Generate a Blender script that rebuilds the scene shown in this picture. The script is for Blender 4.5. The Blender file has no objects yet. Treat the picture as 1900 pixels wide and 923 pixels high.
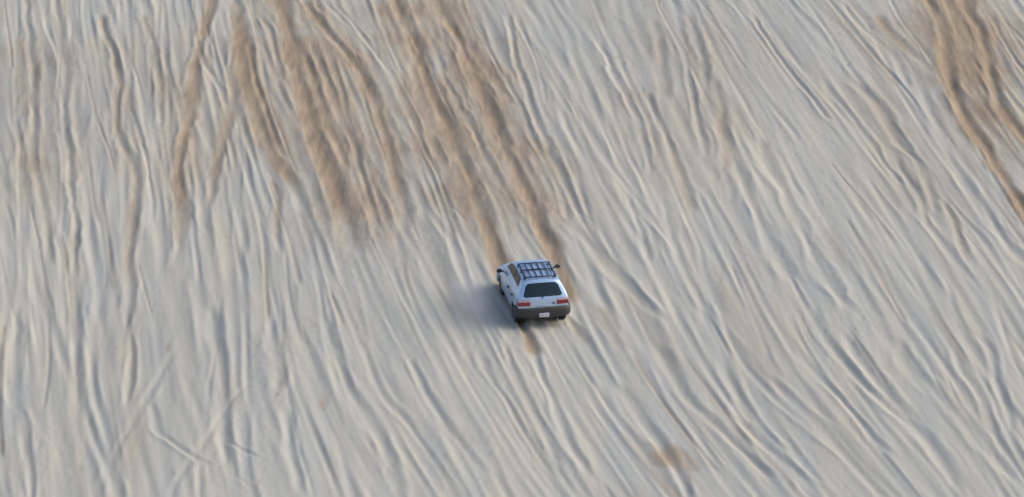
import bpy, bmesh, math, random
import numpy as np
from mathutils import Vector, Matrix

R = math.radians
random.seed(7)
rng = np.random.default_rng(11)
scn = bpy.context.scene
C = scn.collection

# ------------------------------------------------------------------ camera
W, H = 1900.0, 923.0
HFOV = R(14.9)
FPX = (W / 2) / math.tan(HFOV / 2)
DIST, PITCH = 130.0, R(4.5)
CAM = np.array([0.0, -DIST * math.cos(PITCH), DIST * math.sin(PITCH)])
SLOPE = math.tan(R(14.0))

cd = bpy.data.cameras.new('camera')
cam = bpy.data.objects.new('camera', cd)
C.objects.link(cam)
cam.location = CAM
cam.rotation_euler = (math.pi / 2 - PITCH, 0, 0)
cd.sensor_fit = 'HORIZONTAL'
cd.angle = HFOV
cd.clip_start = 1.0
cd.clip_end = 3000.0
scn.camera = cam


# ------------------------------------------------------------------ the dune, broad shape
def smooth(a, b, x):
    t = np.clip((x - a) / (b - a), 0, 1)
    return t * t * (3 - 2 * t)


def h0(x, y):
    """broad shape of the dune face: a steady slope with a foot below and a crest far above"""
    x = np.asarray(x, float); y = np.asarray(y, float)
    yy = np.clip(y, -48, 75)
    z = yy * SLOPE
    # rounded foot and crest
    z = z + 3.0 * np.exp(-((y + 48) / 14.0) ** 2) - 4.0 * np.exp(-((y - 75) / 20.0) ** 2)
    z = z + np.where(y > 75, -0.03 * (y - 75), 0.0)
    z = z + 0.13 * np.sin(0.16 * x + 0.05 * y + 0.6) * np.cos(0.11 * y - 0.4) + 0.06 * np.sin(0.31 * x - 0.13 * y + 2.0)
    z = z + 0.08 * np.sin(0.17 * y + 0.03 * x + 1.9)
    return z


Z00 = float(h0(0, 0))
_h0 = h0
def h0(x, y): return _h0(x, y) - Z00


def unproject(px, py):
    """photo pixel -> point on the broad dune face"""
    px = np.asarray(px, float); py = np.asarray(py, float)
    u = (px - W / 2) / FPX; v = -(py - H / 2) / FPX
    cp, sp = math.cos(PITCH), math.sin(PITCH)
    dx = u; dy = cp + v * sp; dz = -sp + v * cp
    t = np.full(np.broadcast(u, v).shape, DIST)
    for _ in range(14):
        x = CAM[0] + t * dx; y = CAM[1] + t * dy; z = CAM[2] + t * dz
        g = h0(x, y) - z
        t = t + g / (dz - SLOPE * dy)
    return CAM[0] + t * dx, CAM[1] + t * dy


# ------------------------------------------------------------------ which way the tracks run (dx/dy in the photo, sampled)
FLOW = np.array([
    (50, 0, .06), (50, 200, .05), (50, 400, .10), (50, 600, .06), (60, 850, .12), (200, 0, .1), (210, 200, .06), (230, 420, .04),
    (200, 650, .12), (200, 850, .14), (330, 150, .2), (330, 450, .12), (330, 650, .06), (300, 880, .18), (450, 100, .22), (480, 300, .30),
    (450, 520, .18), (460, 700, .16), (480, 880, .25), (590, 100, .45), (590, 300, .38), (600, 480, .28), (600, 650, .30), (620, 850, .38),
    (740, 50, .45), (740, 250, .38), (750, 430, .36), (760, 600, .45), (740, 750, .55), (760, 890, .55), (880, 100, .50), (880, 250, .46),
    (890, 420, .45), (900, 650, .55), (900, 800, .62), (1000, 60, .62), (1000, 220, .56), (1040, 420, .56), (1060, 600, .52),
    (1060, 760, .60), (1080, 890, .70), (1150, 80, .52), (1180, 220, .46), (1180, 420, .50), (1200, 600, .60), (1230, 760, .68), (1240, 890, .8),
    (1300, 80, .50), (1330, 250, .44), (1340, 420, .42), (1340, 560, .40), (1380, 700, .62), (1420, 870, .85), (1470, 80, .75), (1480, 240, .58),
    (1480, 420, .52), (1500, 560, .55), (1550, 720, .78), (1580, 880, .90), (1620, 100, .82), (1640, 260, .74), (1640, 430, .56),
    (1660, 580, .58), (1720, 740, .80), (1750, 890, .85), (1760, 120, .45), (1800, 260, .78), (1800, 430, .62), (1800, 580, .50),
    (1860, 740, .62), (1880, 890, .70), (1890, 100, .6), (1890, 300, .8), (1890, 480, .6)], float)


def flow_px(px, py):
    px = np.clip(px, -60, W + 60); py = np.clip(py, -60, H + 60)
    d2 = ((px[..., None] - FLOW[:, 0]) / 95.0) ** 2 + ((py[..., None] - FLOW[:, 1]) / 110.0) ** 2
    w = np.exp(-0.5 * d2) + 1e-6 / (1 + d2)
    return (w * FLOW[:, 2]).sum(-1) / w.sum(-1)


# streamlines: reference coordinate = photo x on the middle row
YP = np.arange(-330.0, 1260.0, 10.0)
SEED = np.arange(-900.0, 2900.0, 14.0)
mid = int(np.argmin(abs(YP - 460)))
XP = np.zeros((len(SEED), len(YP)))
XP[:, mid] = SEED
for i in range(mid, len(YP) - 1):
    s = flow_px(XP[:, i], np.full(len(SEED), YP[i]))
    m = XP[:, i] + 5 * s
    XP[:, i + 1] = XP[:, i] + 10 * flow_px(m, np.full(len(SEED), YP[i] + 5))
for i in range(mid, 0, -1):
    s = flow_px(XP[:, i], np.full(len(SEED), YP[i]))
    m = XP[:, i] - 5 * s
    XP[:, i - 1] = XP[:, i] - 10 * flow_px(m, np.full(len(SEED), YP[i] - 5))

# ------------------------------------------------------------------ fine grid of the dune face
DX, DY = 0.03, 0.07
gx = np.arange(-26.0, 26.0 + 1e-6, DX)
gy = np.arange(-31.0, 46.0 + 1e-6, DY)
NX, NY = len(gx), len(gy)

# streamlines on the ground, one x per grid row
LX = np.zeros((len(SEED), NY))
for k in range(len(SEED)):
    ux, uy = unproject(XP[k], YP)
    o = np.argsort(uy)
    LX[k] = np.interp(gy, uy[o], ux[o])
LX = np.sort(LX, axis=0)
PSI = np.zeros((NY, NX), np.float32)          # stream coordinate (pixels of the middle row)
for j in range(NY):
    PSI[j] = np.interp(gx, LX[:, j], SEED)
SC = FPX / DIST                                # about 56 px per metre


def stream_x(psi, j):
    return np.interp(psi, SEED, LX[:, j])


def vnoise1(n, step, amp, r=None):
    """smooth 1-D noise of n samples, knots every `step` samples"""
    r = r or rng
    k = r.normal(0, 1, int(n / step) + 6)
    t = np.arange(n) / step + r.uniform(0, 1)
    i = t.astype(int); f = t - i
    p0, p1, p2, p3 = k[i], k[i + 1], k[i + 2], k[i + 3]
    return amp * (p1 + 0.5 * f * (p2 - p0 + f * (2 * p0 - 5 * p1 + 4 * p2 - p3 + f * (3 * (p1 - p2) + p3 - p0))))


def vnoise2(u, v, seed):
    """smooth 2-D value noise in -1..1 at real coordinates u, v"""
    r = np.random.default_rng(seed)
    tab = r.uniform(-1, 1, (256, 256)).astype(np.float32)
    iu = np.floor(u).astype(int); iv = np.floor(v).astype(int)
    fu = (u - iu).astype(np.float32); fv = (v - iv).astype(np.float32)
    fu = fu * fu * fu * (fu * (fu * 6 - 15) + 10); fv = fv * fv * fv * (fv * (fv * 6 - 15) + 10)
    a = tab[iu & 255, iv & 255]; b = tab[(iu + 1) & 255, iv & 255]
    c = tab[iu & 255, (iv + 1) & 255]; d = tab[(iu + 1) & 255, (iv + 1) & 255]
    return (a * (1 - fu) + b * fu) * (1 - fv) + (c * (1 - fu) + d * fu) * fv


GXX, GYY = np.meshgrid(gx.astype(np.float32), gy.astype(np.float32))
relief = np.zeros((NY, NX), np.float32)
damp = np.zeros((NY, NX), np.float32)
rows = np.arange(NY)


def carve(xc, j0, j1, w, depth, bl, br, wipe=0.8, dmp=0.0, dw=1.6, fade=25, dshift=0.0):
    """press one wheel rut into the sand along xc (one x per row j0..j1)"""
    js = np.arange(j0, j1)
    n = len(js)
    if n < 8:
        return
    e = np.minimum(smooth(0, fade, np.arange(n)), smooth(0, fade, n - 1 - np.arange(n)))
    half = int(3.2 * np.max(w) / DX) + 2
    off = np.arange(-half, half + 1)
    ic = np.round((xc - gx[0]) / DX).astype(int)
    idx = ic[:, None] + off[None, :]
    ok = (idx >= 0) & (idx < NX)
    idc = np.clip(idx, 0, NX - 1)
    u = (gx[idc] - xc[:, None]) / np.asarray(w).reshape(-1, 1)
    jj = np.broadcast_to(js[:, None], idc.shape)
    old = relief[jj, idc]
    core = np.exp(-np.abs(u / 1.05) ** 4) * e[:, None] * wipe
    prof = -np.asarray(depth).reshape(-1, 1) * np.exp(-(u / 0.85) ** 2 * (1 + 0.25 * u * u))
    prof = prof + np.asarray(bl).reshape(-1, 1) * np.exp(-((u + 1.55) / 0.55) ** 2) + np.asarray(br).reshape(-1, 1) * np.exp(-((u - 1.55) / 0.55) ** 2)
    new = old * (1 - core) + prof * e[:, None]
    relief[jj[ok], idc[ok]] = new[ok]
    if dmp is not None:
        dd = damp[jj, idc]
        m = np.exp(-np.abs((u - dshift) / dw) ** 3) * e[:, None]
        if np.ndim(dmp) == 0 and dmp <= 0:
            nd = dd * (1 - 0.55 * m)
        else:
            nd = np.maximum(dd, m * np.asarray(dmp).reshape(-1, 1)) if np.ndim(dmp) else np.maximum(dd, m * dmp)
        damp[jj[ok], idc[ok]] = nd[ok]


# ---- old, slumped ruts: broad soft troughs that follow the slope
def stream_track(psi0, j0, j1, wob, drift, w, depth, bl, br, wipe, dmp=0.0, fade=40, dw=1.6):
    n = j1 - j0
    if n < 8:
        return
    psi = psi0 + vnoise1(n, 110, wob) + vnoise1(n, 38, wob * 0.22) + drift * np.linspace(-1, 1, n)
    xc = np.array([stream_x(psi[i], j0 + i) for i in range(n)])
    ww = w * np.clip(1 + vnoise1(n, 60, .22), .5, 1.8)
    dd = depth * np.clip(1 + vnoise1(n, 45, .45), .15, 2.2)
    carve(xc, j0, j1, ww, dd, bl * np.clip(1 + vnoise1(n, 30, .5), 0, 2.5), br * np.clip(1 + vnoise1(n, 30, .5), 0, 2.5), wipe, dmp, dw, fade)


PLO, PHI = -420, 2330
for k in range(150):
    j0 = int(rng.uniform(-400, NY * .75)); j1 = j0 + int(rng.uniform(350, 1100))
    j0 = max(j0, 0); j1 = min(j1, NY)
    stream_track(rng.uniform(PLO, PHI), j0, j1, 8, rng.normal(0, 20), rng.uniform(.16, .38), rng.uniform(.04, .10), rng.uniform(.0, .05), rng.uniform(.0, .05), .65)
# ---- middle-aged wheel pairs
for k in range(130):
    j0 = int(rng.uniform(-350, NY * .85)); j1 = j0 + int(rng.uniform(200, 900))
    j0 = max(j0, 0); j1 = min(j1, NY)
    p = rng.uniform(PLO, PHI); dr = rng.normal(0, 26)
    st = rng.bit_generator.state
    for q in (0, 1):
        stream_track(p + q * 80, j0, j1, 5, dr, rng.uniform(.09, .18), rng.uniform(.03, .085), rng.uniform(.0, .055), rng.uniform(.0, .055), .85)
        if rng.random() < .35:
            break


# ---- the tracks one can pick out in the photograph (points in its pixels)
def traced(pts, w, depth, bl, br, dmp=0.0, wipe=.9, dw=1.6, fade=20, wob=.03, dshift=0.0, dfade=0, top=0):
    pts = np.array(pts, float)
    # smooth curve through the points
    t = np.arange(len(pts)); tt = np.linspace(0, len(pts) - 1, 40 * len(pts))
    m = np.gradient(pts, axis=0)
    i = np.minimum(tt.astype(int), len(pts) - 2); f = (tt - i)[:, None]
    p0, p1, m0, m1 = pts[i], pts[i + 1], m[i], m[i + 1]
    c = (2 * f**3 - 3 * f**2 + 1) * p0 + (f**3 - 2 * f**2 + f) * m0 + (-2 * f**3 + 3 * f**2) * p1 + (f**3 - f**2) * m1
    ux, uy = unproject(c[:, 0], c[:, 1])
    o = np.argsort(uy); ux, uy = ux[o], uy[o]
    j0 = max(0, int((uy[0] - gy[0]) / DY)); j1 = min(NY, int((uy[-1] - gy[0]) / DY) + 1)
    n = j1 - j0
    if n < 8:
        return
    xc = np.interp(gy[j0:j1], uy, ux) + vnoise1(n, 30, wob) + vnoise1(n, 9, wob * .35)
    ww = w * np.clip(1 + vnoise1(n, 40, .16) + vnoise1(n, 12, .08), .5, 1.7)
    dd = depth * np.clip(1 + vnoise1(n, 35, .3), .2, 2)
    if dmp:
        d = dmp * np.clip(1 + vnoise1(n, 28, .14), .3, 1.3)
        if top:
            d = d * smooth(0, top, n - 1 - np.arange(n))
        if dfade:     # dries out towards the low end
            d = d * smooth(0, dfade, np.arange(n))
    else:
        d = 0.0
    carve(xc, j0, j1, ww, dd, bl * np.clip(1 + vnoise1(n, 22, .5), 0, 2.5), br * np.clip(1 + vnoise1(n, 22, .5), 0, 2.5), wipe, d, dw, fade, dshift)


relief *= .86      # the old ruts have slumped
# left side
traced([(48, -40), (52, 60), (60, 140), (64, 205), (61, 285), (75, 350), (86, 420), (92, 500)], .17, .13, .05, .04, .35, dw=1.3)
traced([(36, 60), (40, 120), (46, 180), (40, 230)], .17, .03, .03, .02, .55, dw=1.2)
traced([(100, -40), (112, 60), (120, 130), (121, 205), (126, 308), (140, 408), (138, 500), (140, 640), (146, 760)], .16, .12, .05, .05, .28, dfade=280)
traced([(188, 20), (194, 60), (212, 105), (222, 150), (217, 200), (221, 250), (238, 290), (252, 330), (250, 375), (247, 420), (240, 470), (240, 540), (236, 615)], .17, .15, .04, .06, .55, dw=1.4, dfade=120)
traced([(262, 20), (278, 61), (290, 110), (298, 160), (300, 205), (296, 240)], .15, .12, .05, .05, .55, dw=1.4, dfade=40)
traced([(238, 190), (256, 240), (270, 290), (282, 340), (286, 420)], .10, .10, .04, .04, 0)
traced([(402, -50), (392, 0), (380, 50), (370, 85), (357, 160), (352, 215), (338, 265), (330, 320), (336, 380), (334, 440), (325, 510)], .18, .11, .05, .06, .85, dw=1.5, dfade=140)
traced([(444, 76), (436, 130), (430, 185), (414, 250), (400, 320), (384, 380), (376, 420)], .19, .10, .04, .05, .75, dw=1.4, dfade=90)
traced([(362, 60), (376, 110), (396, 145), (414, 178), (420, 205)], .13, .11, .04, .04, .2)
traced([(346, 220), (358, 265), (370, 330), (379, 400), (388, 440)], .13, .11, .05, .04, .1)
traced([(424, 10), (434, 60), (430, 110), (424, 150)], .10, .08, .03, .03, .25)
# brown fan
traced([(432, -60), (438, 10), (446, 70), (452, 130), (466, 190), (492, 250), (518, 300), (545, 345), (566, 400)], .30, .15, .05, .05, 1.0, dw=1.35, dfade=90, top=170)
traced([(458, 70), (470, 120), (492, 200), (520, 270), (536, 300)], .12, .12, .03, .04, 1.0, dw=1.2)
traced([(505, 320), (515, 370), (512, 430), (520, 475)], .13, .10, .03, .03, .55, dfade=60)
traced([(500, -70), (524, 10), (540, 76), (552, 140), (572, 205), (594, 280), (618, 345), (645, 420), (668, 480)], .34, .16, .05, .05, 1.1, dw=1.4, dfade=110, top=120)
traced([(560, 90), (574, 130), (600, 200), (622, 260), (645, 320)], .20, .12, .04, .05, .9, dw=1.4, dfade=70)
traced([(572, 70), (594, 125), (622, 185), (648, 245), (664, 300), (690, 390), (700, 440)], .16, .12, .04, .04, .75, dw=1.5, dfade=90)
traced([(560, -10), (579, 22), (608, 62), (640, 95), (668, 135), (692, 185), (712, 245), (728, 305), (744, 370), (756, 440)], .22, .15, .05, .06, 1.0, dw=1.35, dfade=110)
traced([(480, 20), (500, 60), (514, 110), (522, 160)], .13, .10, .04, .04, .6)
traced([(612, -20), (640, 30), (676, 72), (704, 108), (735, 150)], .13, .10, .05, .04, .12)
traced([(600, 0), (640, 40), (660, 60)], .11, .09, .03, .03, .15)
# the two ruts the car is climbing
traced([(726, -40), (736, 10), (752, 45), (770, 85), (790, 145), (812, 195), (832, 245), (856, 300), (880, 360), (904, 420), (925, 480), (952, 560)], .28, .22, .06, .05, 1.05, dw=1.3)
traced([(796, -40), (812, 5), (834, 42), (856, 80), (880, 135), (904, 190), (924, 240), (948, 300), (976, 355), (1002, 415), (1030, 480), (1060, 570)], .29, .23, .05, .06, 1.05, dw=1.3)
traced([(866, 70), (890, 110), (918, 148), (950, 188), (962, 205)], .22, .10, .04, .05, .8, dw=1.3)
traced([(762, 110), (778, 165), (800, 220), (815, 262)], .24, .07, .03, .03, .55, dw=1.3, dfade=30)
traced([(824, 140), (850, 190), (878, 240), (905, 300), (938, 360)], .15, .11, .05, .05, .5, dw=1.3)
traced([(800, 60), (812, 100), (822, 140)], .12, .08, .03, .03, .2)
traced([(840, 290), (852, 340), (866, 400), (880, 450)], .26, .07, .03, .03, .8, dw=1.4, dfade=60)
traced([(952, 260), (975, 305), (1000, 350), (1012, 390)], .2, .06, .03, .03, .7, dw=1.4, dfade=40)
traced([(938, 20), (950, 70), (964, 130), (990, 210), (1020, 280), (1060, 370), (1100, 440), (1160, 520), (1230, 600)], .15, .13, .05, .05, .15)
traced([(930, 130), (960, 190), (985, 250), (1015, 310), (1045, 370), (1062, 420)], .12, .10, .04, .04, .15)
traced([(1055, 400), (1085, 445), (1125, 490), (1165, 530), (1210, 590)], .25, .12, .05, .05, .22, dw=1.3)
# centre right, greyish
traced([(1156, 160), (1172, 200), (1190, 245), (1203, 290), (1212, 330)], .17, .12, .04, .05, .35)
traced([(1196, 165), (1216, 210), (1238, 255), (1255, 300), (1268, 340), (1290, 400)], .15, .12, .04, .05, .35)
traced([(1212, 30), (1222, 80), (1230, 140), (1234, 190)], .20, .11, .04, .04, .3)
traced([(1272, 20), (1290, 60), (1302, 110), (1310, 160), (1318, 200)], .20, .12, .05, .05, .3)
traced([(1320, 140), (1338, 200), (1345, 260), (1352, 320), (1355, 380)], .20, .10, .04, .05, .42, dfade=60)
traced([(1262, 70), (1274, 120), (1286, 170), (1296, 240), (1310, 300)], .15, .10, .05, .04, .15)
traced([(1330, 220), (1352, 275), (1376, 330), (1405, 400), (1440, 470), (1475, 530)], .22, .13, .06, .05, .05)
traced([(1400, 250), (1425, 300), (1455, 360), (1490, 430), (1530, 510), (1580, 580)], .22, .13, .06, .05, .05)
traced([(1225, 360), (1240, 420), (1262, 480), (1290, 540), (1325, 600)], .14, .12, .05, .05, 0)
traced([(1160, 350), (1180, 400), (1195, 450), (1202, 490)], .14, .10, .05, .04, .1)
traced([(1110, 70), (1135, 130), (1165, 185), (1195, 240)], .14, .10, .05, .04, .05)
traced([(1390, 20), (1420, 70), (1460, 125), (1500, 175), (1545, 230)], .12, .10, .05, .04, .1)
# right
traced([(1520, 140), (1540, 170), (1575, 210), (1610, 255), (1640, 300), (1680, 350)], .15, .11, .05, .04, .2)
traced([(1580, 145), (1610, 175), (1640, 214), (1668, 262), (1702, 300), (1720, 345), (1735, 400)], .22, .13, .05, .05, .38, dfade=50)
traced([(1656, 285), (1672, 310), (1690, 335), (1712, 380), (1722, 425)], .14, .12, .05, .05, .3)
traced([(1742, 360), (1760, 395), (1776, 430), (1790, 470), (1806, 500)], .16, .13, .04, .05, .45, dfade=30)
traced([(1700, 150), (1720, 195), (1745, 245), (1775, 310), (1820, 380), (1870, 450), (1910, 500)], .22, .12, .05, .05, .03)
traced([(1560, 0), (1590, 40), (1630, 80), (1660, 110), (1690, 165)], .14, .10, .05, .04, .1)
traced([(1625, 20), (1650, 60), (1684, 92), (1720, 122), (1742, 146)], .24, .07, .03, .03, .6, dw=1.4)
traced([(1700, -40), (1720, 0), (1745, 45), (1757, 95), (1764, 145), (1780, 195), (1812, 248), (1850, 308), (1902, 388), (1960, 470)], .22, .22, .07, .05, 1.1, dw=1.7, dshift=-.25)
traced([(1772, -40), (1790, 5), (1815, 50), (1828, 90), (1838, 140), (1854, 186), (1880, 228), (1912, 272), (1960, 340)], .21, .22, .06, .07, 1.1, dw=1.4, dshift=-.2)
traced([(1766, 10), (1784, 60), (1795, 120), (1808, 175)], .33, .05, .02, .02, .75, dw=1.5, dfade=60)
traced([(1835, 20), (1858, 70), (1880, 110), (1910, 150)], .12, .10, .05, .04, 0)
# below the car
traced([(945, 560), (962, 588), (980, 625), (997, 668), (1012, 715), (1036, 770), (1060, 820), (1100, 890)], .14, .13, .05, .05, .0)
traced([(955, 575), (968, 598), (984, 630), (996, 664)], .19, .19, .06, .07, .9, dw=1.2, fade=12)
traced([(1048, 570), (1068, 602), (1088, 640), (1115, 690), (1145, 740), (1180, 800)], .22, .10, .05, .05, .0)
traced([(1050, 580), (1066, 605), (1080, 632)], .20, .14, .05, .05, .55, dw=1.2, fade=10)
traced([(1100, 560), (1120, 590), (1136, 620), (1150, 655)], .2, .07, .03, .03, .38, fade=12)
traced([(1205, 625), (1222, 650), (1245, 690), (1275, 735), (1320, 780), (1380, 840), (1440, 900)], .18, .14, .05, .06, .14)
traced([(1140, 700), (1162, 735), (1185, 775), (1215, 815), (1260, 880), (1290, 940)], .2, .13, .05, .06, 0)
traced([(1290, 560), (1318, 610), (1342, 660), (1362, 720), (1395, 780), (1440, 840)], .2, .13, .05, .06, 0)
traced([(930, 620), (950, 680), (975, 740), (1010, 810), (1045, 880)], .13, .08, .04, .04, .08)
traced([(880, 640), (905, 690), (940, 745), (985, 820), (1040, 900)], .13, .10, .04, .04, .1)
traced([(670, 630), (690, 690), (715, 740), (760, 790), (810, 860), (850, 940)], .15, .12, .04, .05, .05)
traced([(755, 650), (775, 700), (810, 760), (850, 820), (900, 890)], .15, .12, .04, .05, .05)
traced([(600, 580), (620, 650), (645, 720), (690, 790), (725, 860), (745, 930)], .2, .12, .04, .05, 0)
traced([(500, 580), (512, 640), (516, 700), (512, 735)], .17, .13, .04, .05, .12)
traced([(530, 750), (532, 800), (545, 860), (560, 930)], .15, .12, .04, .05, 0)
traced([(386, 560), (400, 620), (410, 680), (412, 740), (414, 800), (420, 870)], .2, .14, .05, .06, 0)
traced([(240, 610), (245, 660), (240, 710), (232, 760)], .15, .12, .05, .05, 0)
traced([(30, 560), (28, 640), (26, 720), (45, 800), (55, 870), (60, 940)], .17, .13, .05, .05, 0)
traced([(330, 640), (300, 690), (270, 740), (235, 800), (205, 860), (180, 930)], .14, .05, .012, .012, .05, wipe=.4)
traced([(470, 700), (420, 760), (370, 830), (330, 900), (310, 950)], .13, .05, .012, .012, .03, wipe=.4)
traced([(160, 750), (175, 810), (200, 870), (220, 930)], .16, .11, .05, .05, 0)
traced([(275, 740), (290, 800), (325, 825), (385, 870)], .14, .09, .04, .04, 0, fade=10)
traced([(300, 806), (330, 832), (372, 856), (390, 868)], .12, .08, .03, .03, .1, fade=6, wipe=.7)
traced([(412, 815), (440, 830), (478, 850)], .12, .09, .03, .03, .1, fade=5, wipe=.7)
traced([(425, 882), (450, 893), (470, 910)], .12, .09, .03, .03, .15, fade=5, wipe=.7)
# lower right
for p in ([(1420, 690), (1470, 745), (1530, 800), (1590, 870), (1650, 940)], [(1560, 610), (1590, 655), (1630, 710), (1680, 770), (1740, 840), (1790, 920)],
          [(1660, 620), (1690, 680), (1730, 720), (1780, 775), (1830, 830), (1890, 900)], [(1800, 610), (1835, 650), (1850, 710), (1870, 770), (1890, 820)],
          [(1350, 760), (1400, 810), (1460, 860), (1530, 930)], [(1480, 650), (1520, 700), (1560, 740), (1610, 800), (1660, 850)],
          [(1770, 640), (1790, 690), (1815, 730), (1840, 790), (1870, 850)], [(1500, 560), (1530, 620), (1575, 680), (1625, 735), (1700, 800)]):
    traced(p, rng.uniform(.14, .24), rng.uniform(.10, .15), .05, .055, 0)

# damp sand churned up across several ruts
def stain(pts, w, dmp, fade=60):
    traced(pts, w, 0.0, 0, 0, dmp, 0.0, 1.0, fade, .08, dfade=115)


for p, w, d in (
        ([(438, 40), (466, 160), (515, 290), (560, 390)], .55, .62), ([(556, 30), (600, 180), (645, 310), (672, 430), (690, 520)], 1.25, .66),
        ([(490, 20), (525, 150), (560, 270)], .85, .45), ([(590, 20), (680, 160), (728, 300), (752, 440)], .5, .62),
        ([(735, -40), (795, 150), (845, 290), (882, 410), (905, 500)], 1.25, .62), ([(815, -40), (885, 140), (938, 260), (985, 380), (1020, 490)], .95, .66),
        ([(640, 380), (670, 450), (690, 540)], 1.1, .4), ([(560, -40), (582, 40), (606, 120)], .7, .5), ([(460, -40), (500, 60), (512, 120)], .7, .35), ([(1745, -90), (1786, 60), (1815, 160), (1870, 300)], 1.0, .9), ([(1800, 150), (1860, 270), (1930, 370)], .9, .6),
        ([(200, 40), (232, 220), (250, 380)], .55, .34), ([(285, 40), (302, 150), (312, 270)], .6, .34), ([(372, 40), (340, 280), (332, 440)], .6, .4),
        ([(48, 40), (62, 250), (84, 460)], .6, .38), ([(114, 40), (126, 250), (138, 420)], .45, .28), ([(430, 120), (405, 300), (380, 410)], .5, .4),
        ([(1165, 130), (1225, 270), (1280, 400)], .9, .27), ([(1270, 20), (1312, 170), (1352, 360)], 1.0, .30), ([(1215, 20), (1230, 180)], .6, .3),
        ([(1570, 120), (1645, 250), (1715, 370), (1795, 480)], .9, .28), ([(1620, 20), (1690, 100), (1750, 170)], .8, .4), ([(1205, 600), (1260, 710)], .5, .3),
        ([(1380, 20), (1470, 140), (1540, 230)], .8, .15), ([(960, 570), (1000, 680)], .6, .35), ([(1060, 580), (1130, 690)], .9, .22), ([(700, 820), (740, 920)], 1.6, .14)):
    stain(p, w * 1.4, d * 1.15)
    stain(p, w * 2.3, d * (.7 if d > .4 else .8))
for k in range(150):      # faint warm streaks where older damp sand has nearly dried
    j0 = int(rng.uniform(0, NY * .95)); j1 = min(NY, j0 + int(rng.uniform(50, 330)))
    stream_track(rng.uniform(PLO, PHI), j0, j1, 5, rng.normal(0, 12), rng.uniform(.10, .45), 0, 0, 0, 0, rng.uniform(.08, .30), 30, 1.0)
# thin cuts where the sand has cracked and slid along a rut
for k in range(110):
    j0 = int(rng.uniform(0, NY * .92)); j1 = min(NY, j0 + int(rng.uniform(40, 190)))
    stream_track(rng.uniform(PLO, PHI), j0, j1, 4, rng.normal(0, 8), rng.uniform(.05, .085), rng.uniform(.03, .075), .012, .018, .5, rng.uniform(.1, .5), 12)
# churned brown patch low on the right, small clods of damp sand, scuffs
def patch(px, py, rx, ry, dmp, dep=0.0, ang=0.0):
    x, y = unproject(px, py)
    x = float(x); y = float(y)
    j0, j1 = int((y - 3 * ry - gy[0]) / DY), int((y + 3 * ry - gy[0]) / DY)
    i0, i1 = int((x - 3 * rx - gx[0]) / DX), int((x + 3 * rx - gx[0]) / DX)
    j0, j1, i0, i1 = max(j0, 0), min(j1, NY), max(i0, 0), min(i1, NX)
    if j1 <= j0 or i1 <= i0:
        return
    xx = GXX[j0:j1, i0:i1] - x; yy = GYY[j0:j1, i0:i1] - y
    xx = xx + ang * yy
    r2 = (xx / rx) ** 2 + (yy / ry) ** 2
    r2 = r2 * (1 + .5 * vnoise2(xx * 3 + px, yy * 2 + py, 5))
    m = np.exp(-r2 ** 1.5)
    damp[j0:j1, i0:i1] = np.maximum(damp[j0:j1, i0:i1], m * dmp)
    relief[j0:j1, i0:i1] -= dep * m * (1 - .6 * r2)


patch(1238, 850, .62, .95, .8, .05, .06)
patch(1270, 858, .42, .8, .55, .03, .06)
patch(600, 745, .14, .6, .55, .03)
patch(310, 646, .12, .4, .5, .03)
patch(215, 646, .12, .3, .3, .02)
patch(1085, 628, .2, .35, .35, .03)
patch(320, 880, .1, .25, .5, .05)
patch(150, 868, .07, .2, .5, .05)
patch(512, 732, .06, .2, .6, .06)
patch(840, 800, .5, 1.2, .18, .0, .3)
patch(700, 850, .8, 1.6, .12, .0, .3)
patch(1048, 400, .2, .5, .4, .03)
patch(570, 40, .4, .6, .45, .05)
patch(1640, 150, .5, 1.2, .22, .0, .3)
patch(1760, 30, .8, 1.2, .3, .0, .1)
patch(1340, 370, .3, 1.0, .25, .0, .2)
patch(560, 10, .15, .3, .5, .06)
patch(918, 70, .14, .25, .45, .06)
patch(145, 78, .1, .25, .35, .05)
for k in range(160):        # clods near the churned upper edge
    patch(rng.uniform(-40, 1940), rng.uniform(-60, 130), rng.uniform(.04, .14), rng.uniform(.08, .35), rng.uniform(.1, .5), rng.uniform(-.06, .08), rng.normal(0, .3))
for k in range(420):        # small pits and clods scattered everywhere
    patch(rng.uniform(-80, 1980), rng.uniform(-40, 960), rng.uniform(.03, .12), rng.uniform(.05, .30), rng.uniform(0, .25), rng.uniform(-.035, .05), rng.normal(0, .3))

# wind and slumping: fine streaks along the ruts, soft lumps, then a light settling of the sand
pm = PSI / SC
fresh = 1 - .65 * np.clip(damp, 0, 1)        # freshly churned sand lies smoother
relief += fresh * (.032 * vnoise2(pm / .42, GYY / 9.0, 1) + .021 * vnoise2(pm / .17, GYY / 4.5, 2) + .010 * vnoise2(pm / .08, GYY / 1.6, 3))
relief += .05 * vnoise2(pm / 1.5, GYY / 6.0, 4)
lump = np.clip(vnoise2(GXX / 2.6, GYY / 4.5, 8) + .25, 0, 1)
relief += lump * (.016 * vnoise2(GXX / .17, GYY / .22, 6) + .010 * vnoise2(GXX / .09, GYY / .12, 7))


def blur(a, n, axis):
    for _ in range(n):
        b = a.copy()
        if axis == 0:
            b[1:-1] = .25 * a[:-2] + .5 * a[1:-1] + .25 * a[2:]
        else:
            b[:, 1:-1] = .25 * a[:, :-2] + .5 * a[:, 1:-1] + .25 * a[:, 2:]
        a = b
    return a


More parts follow.
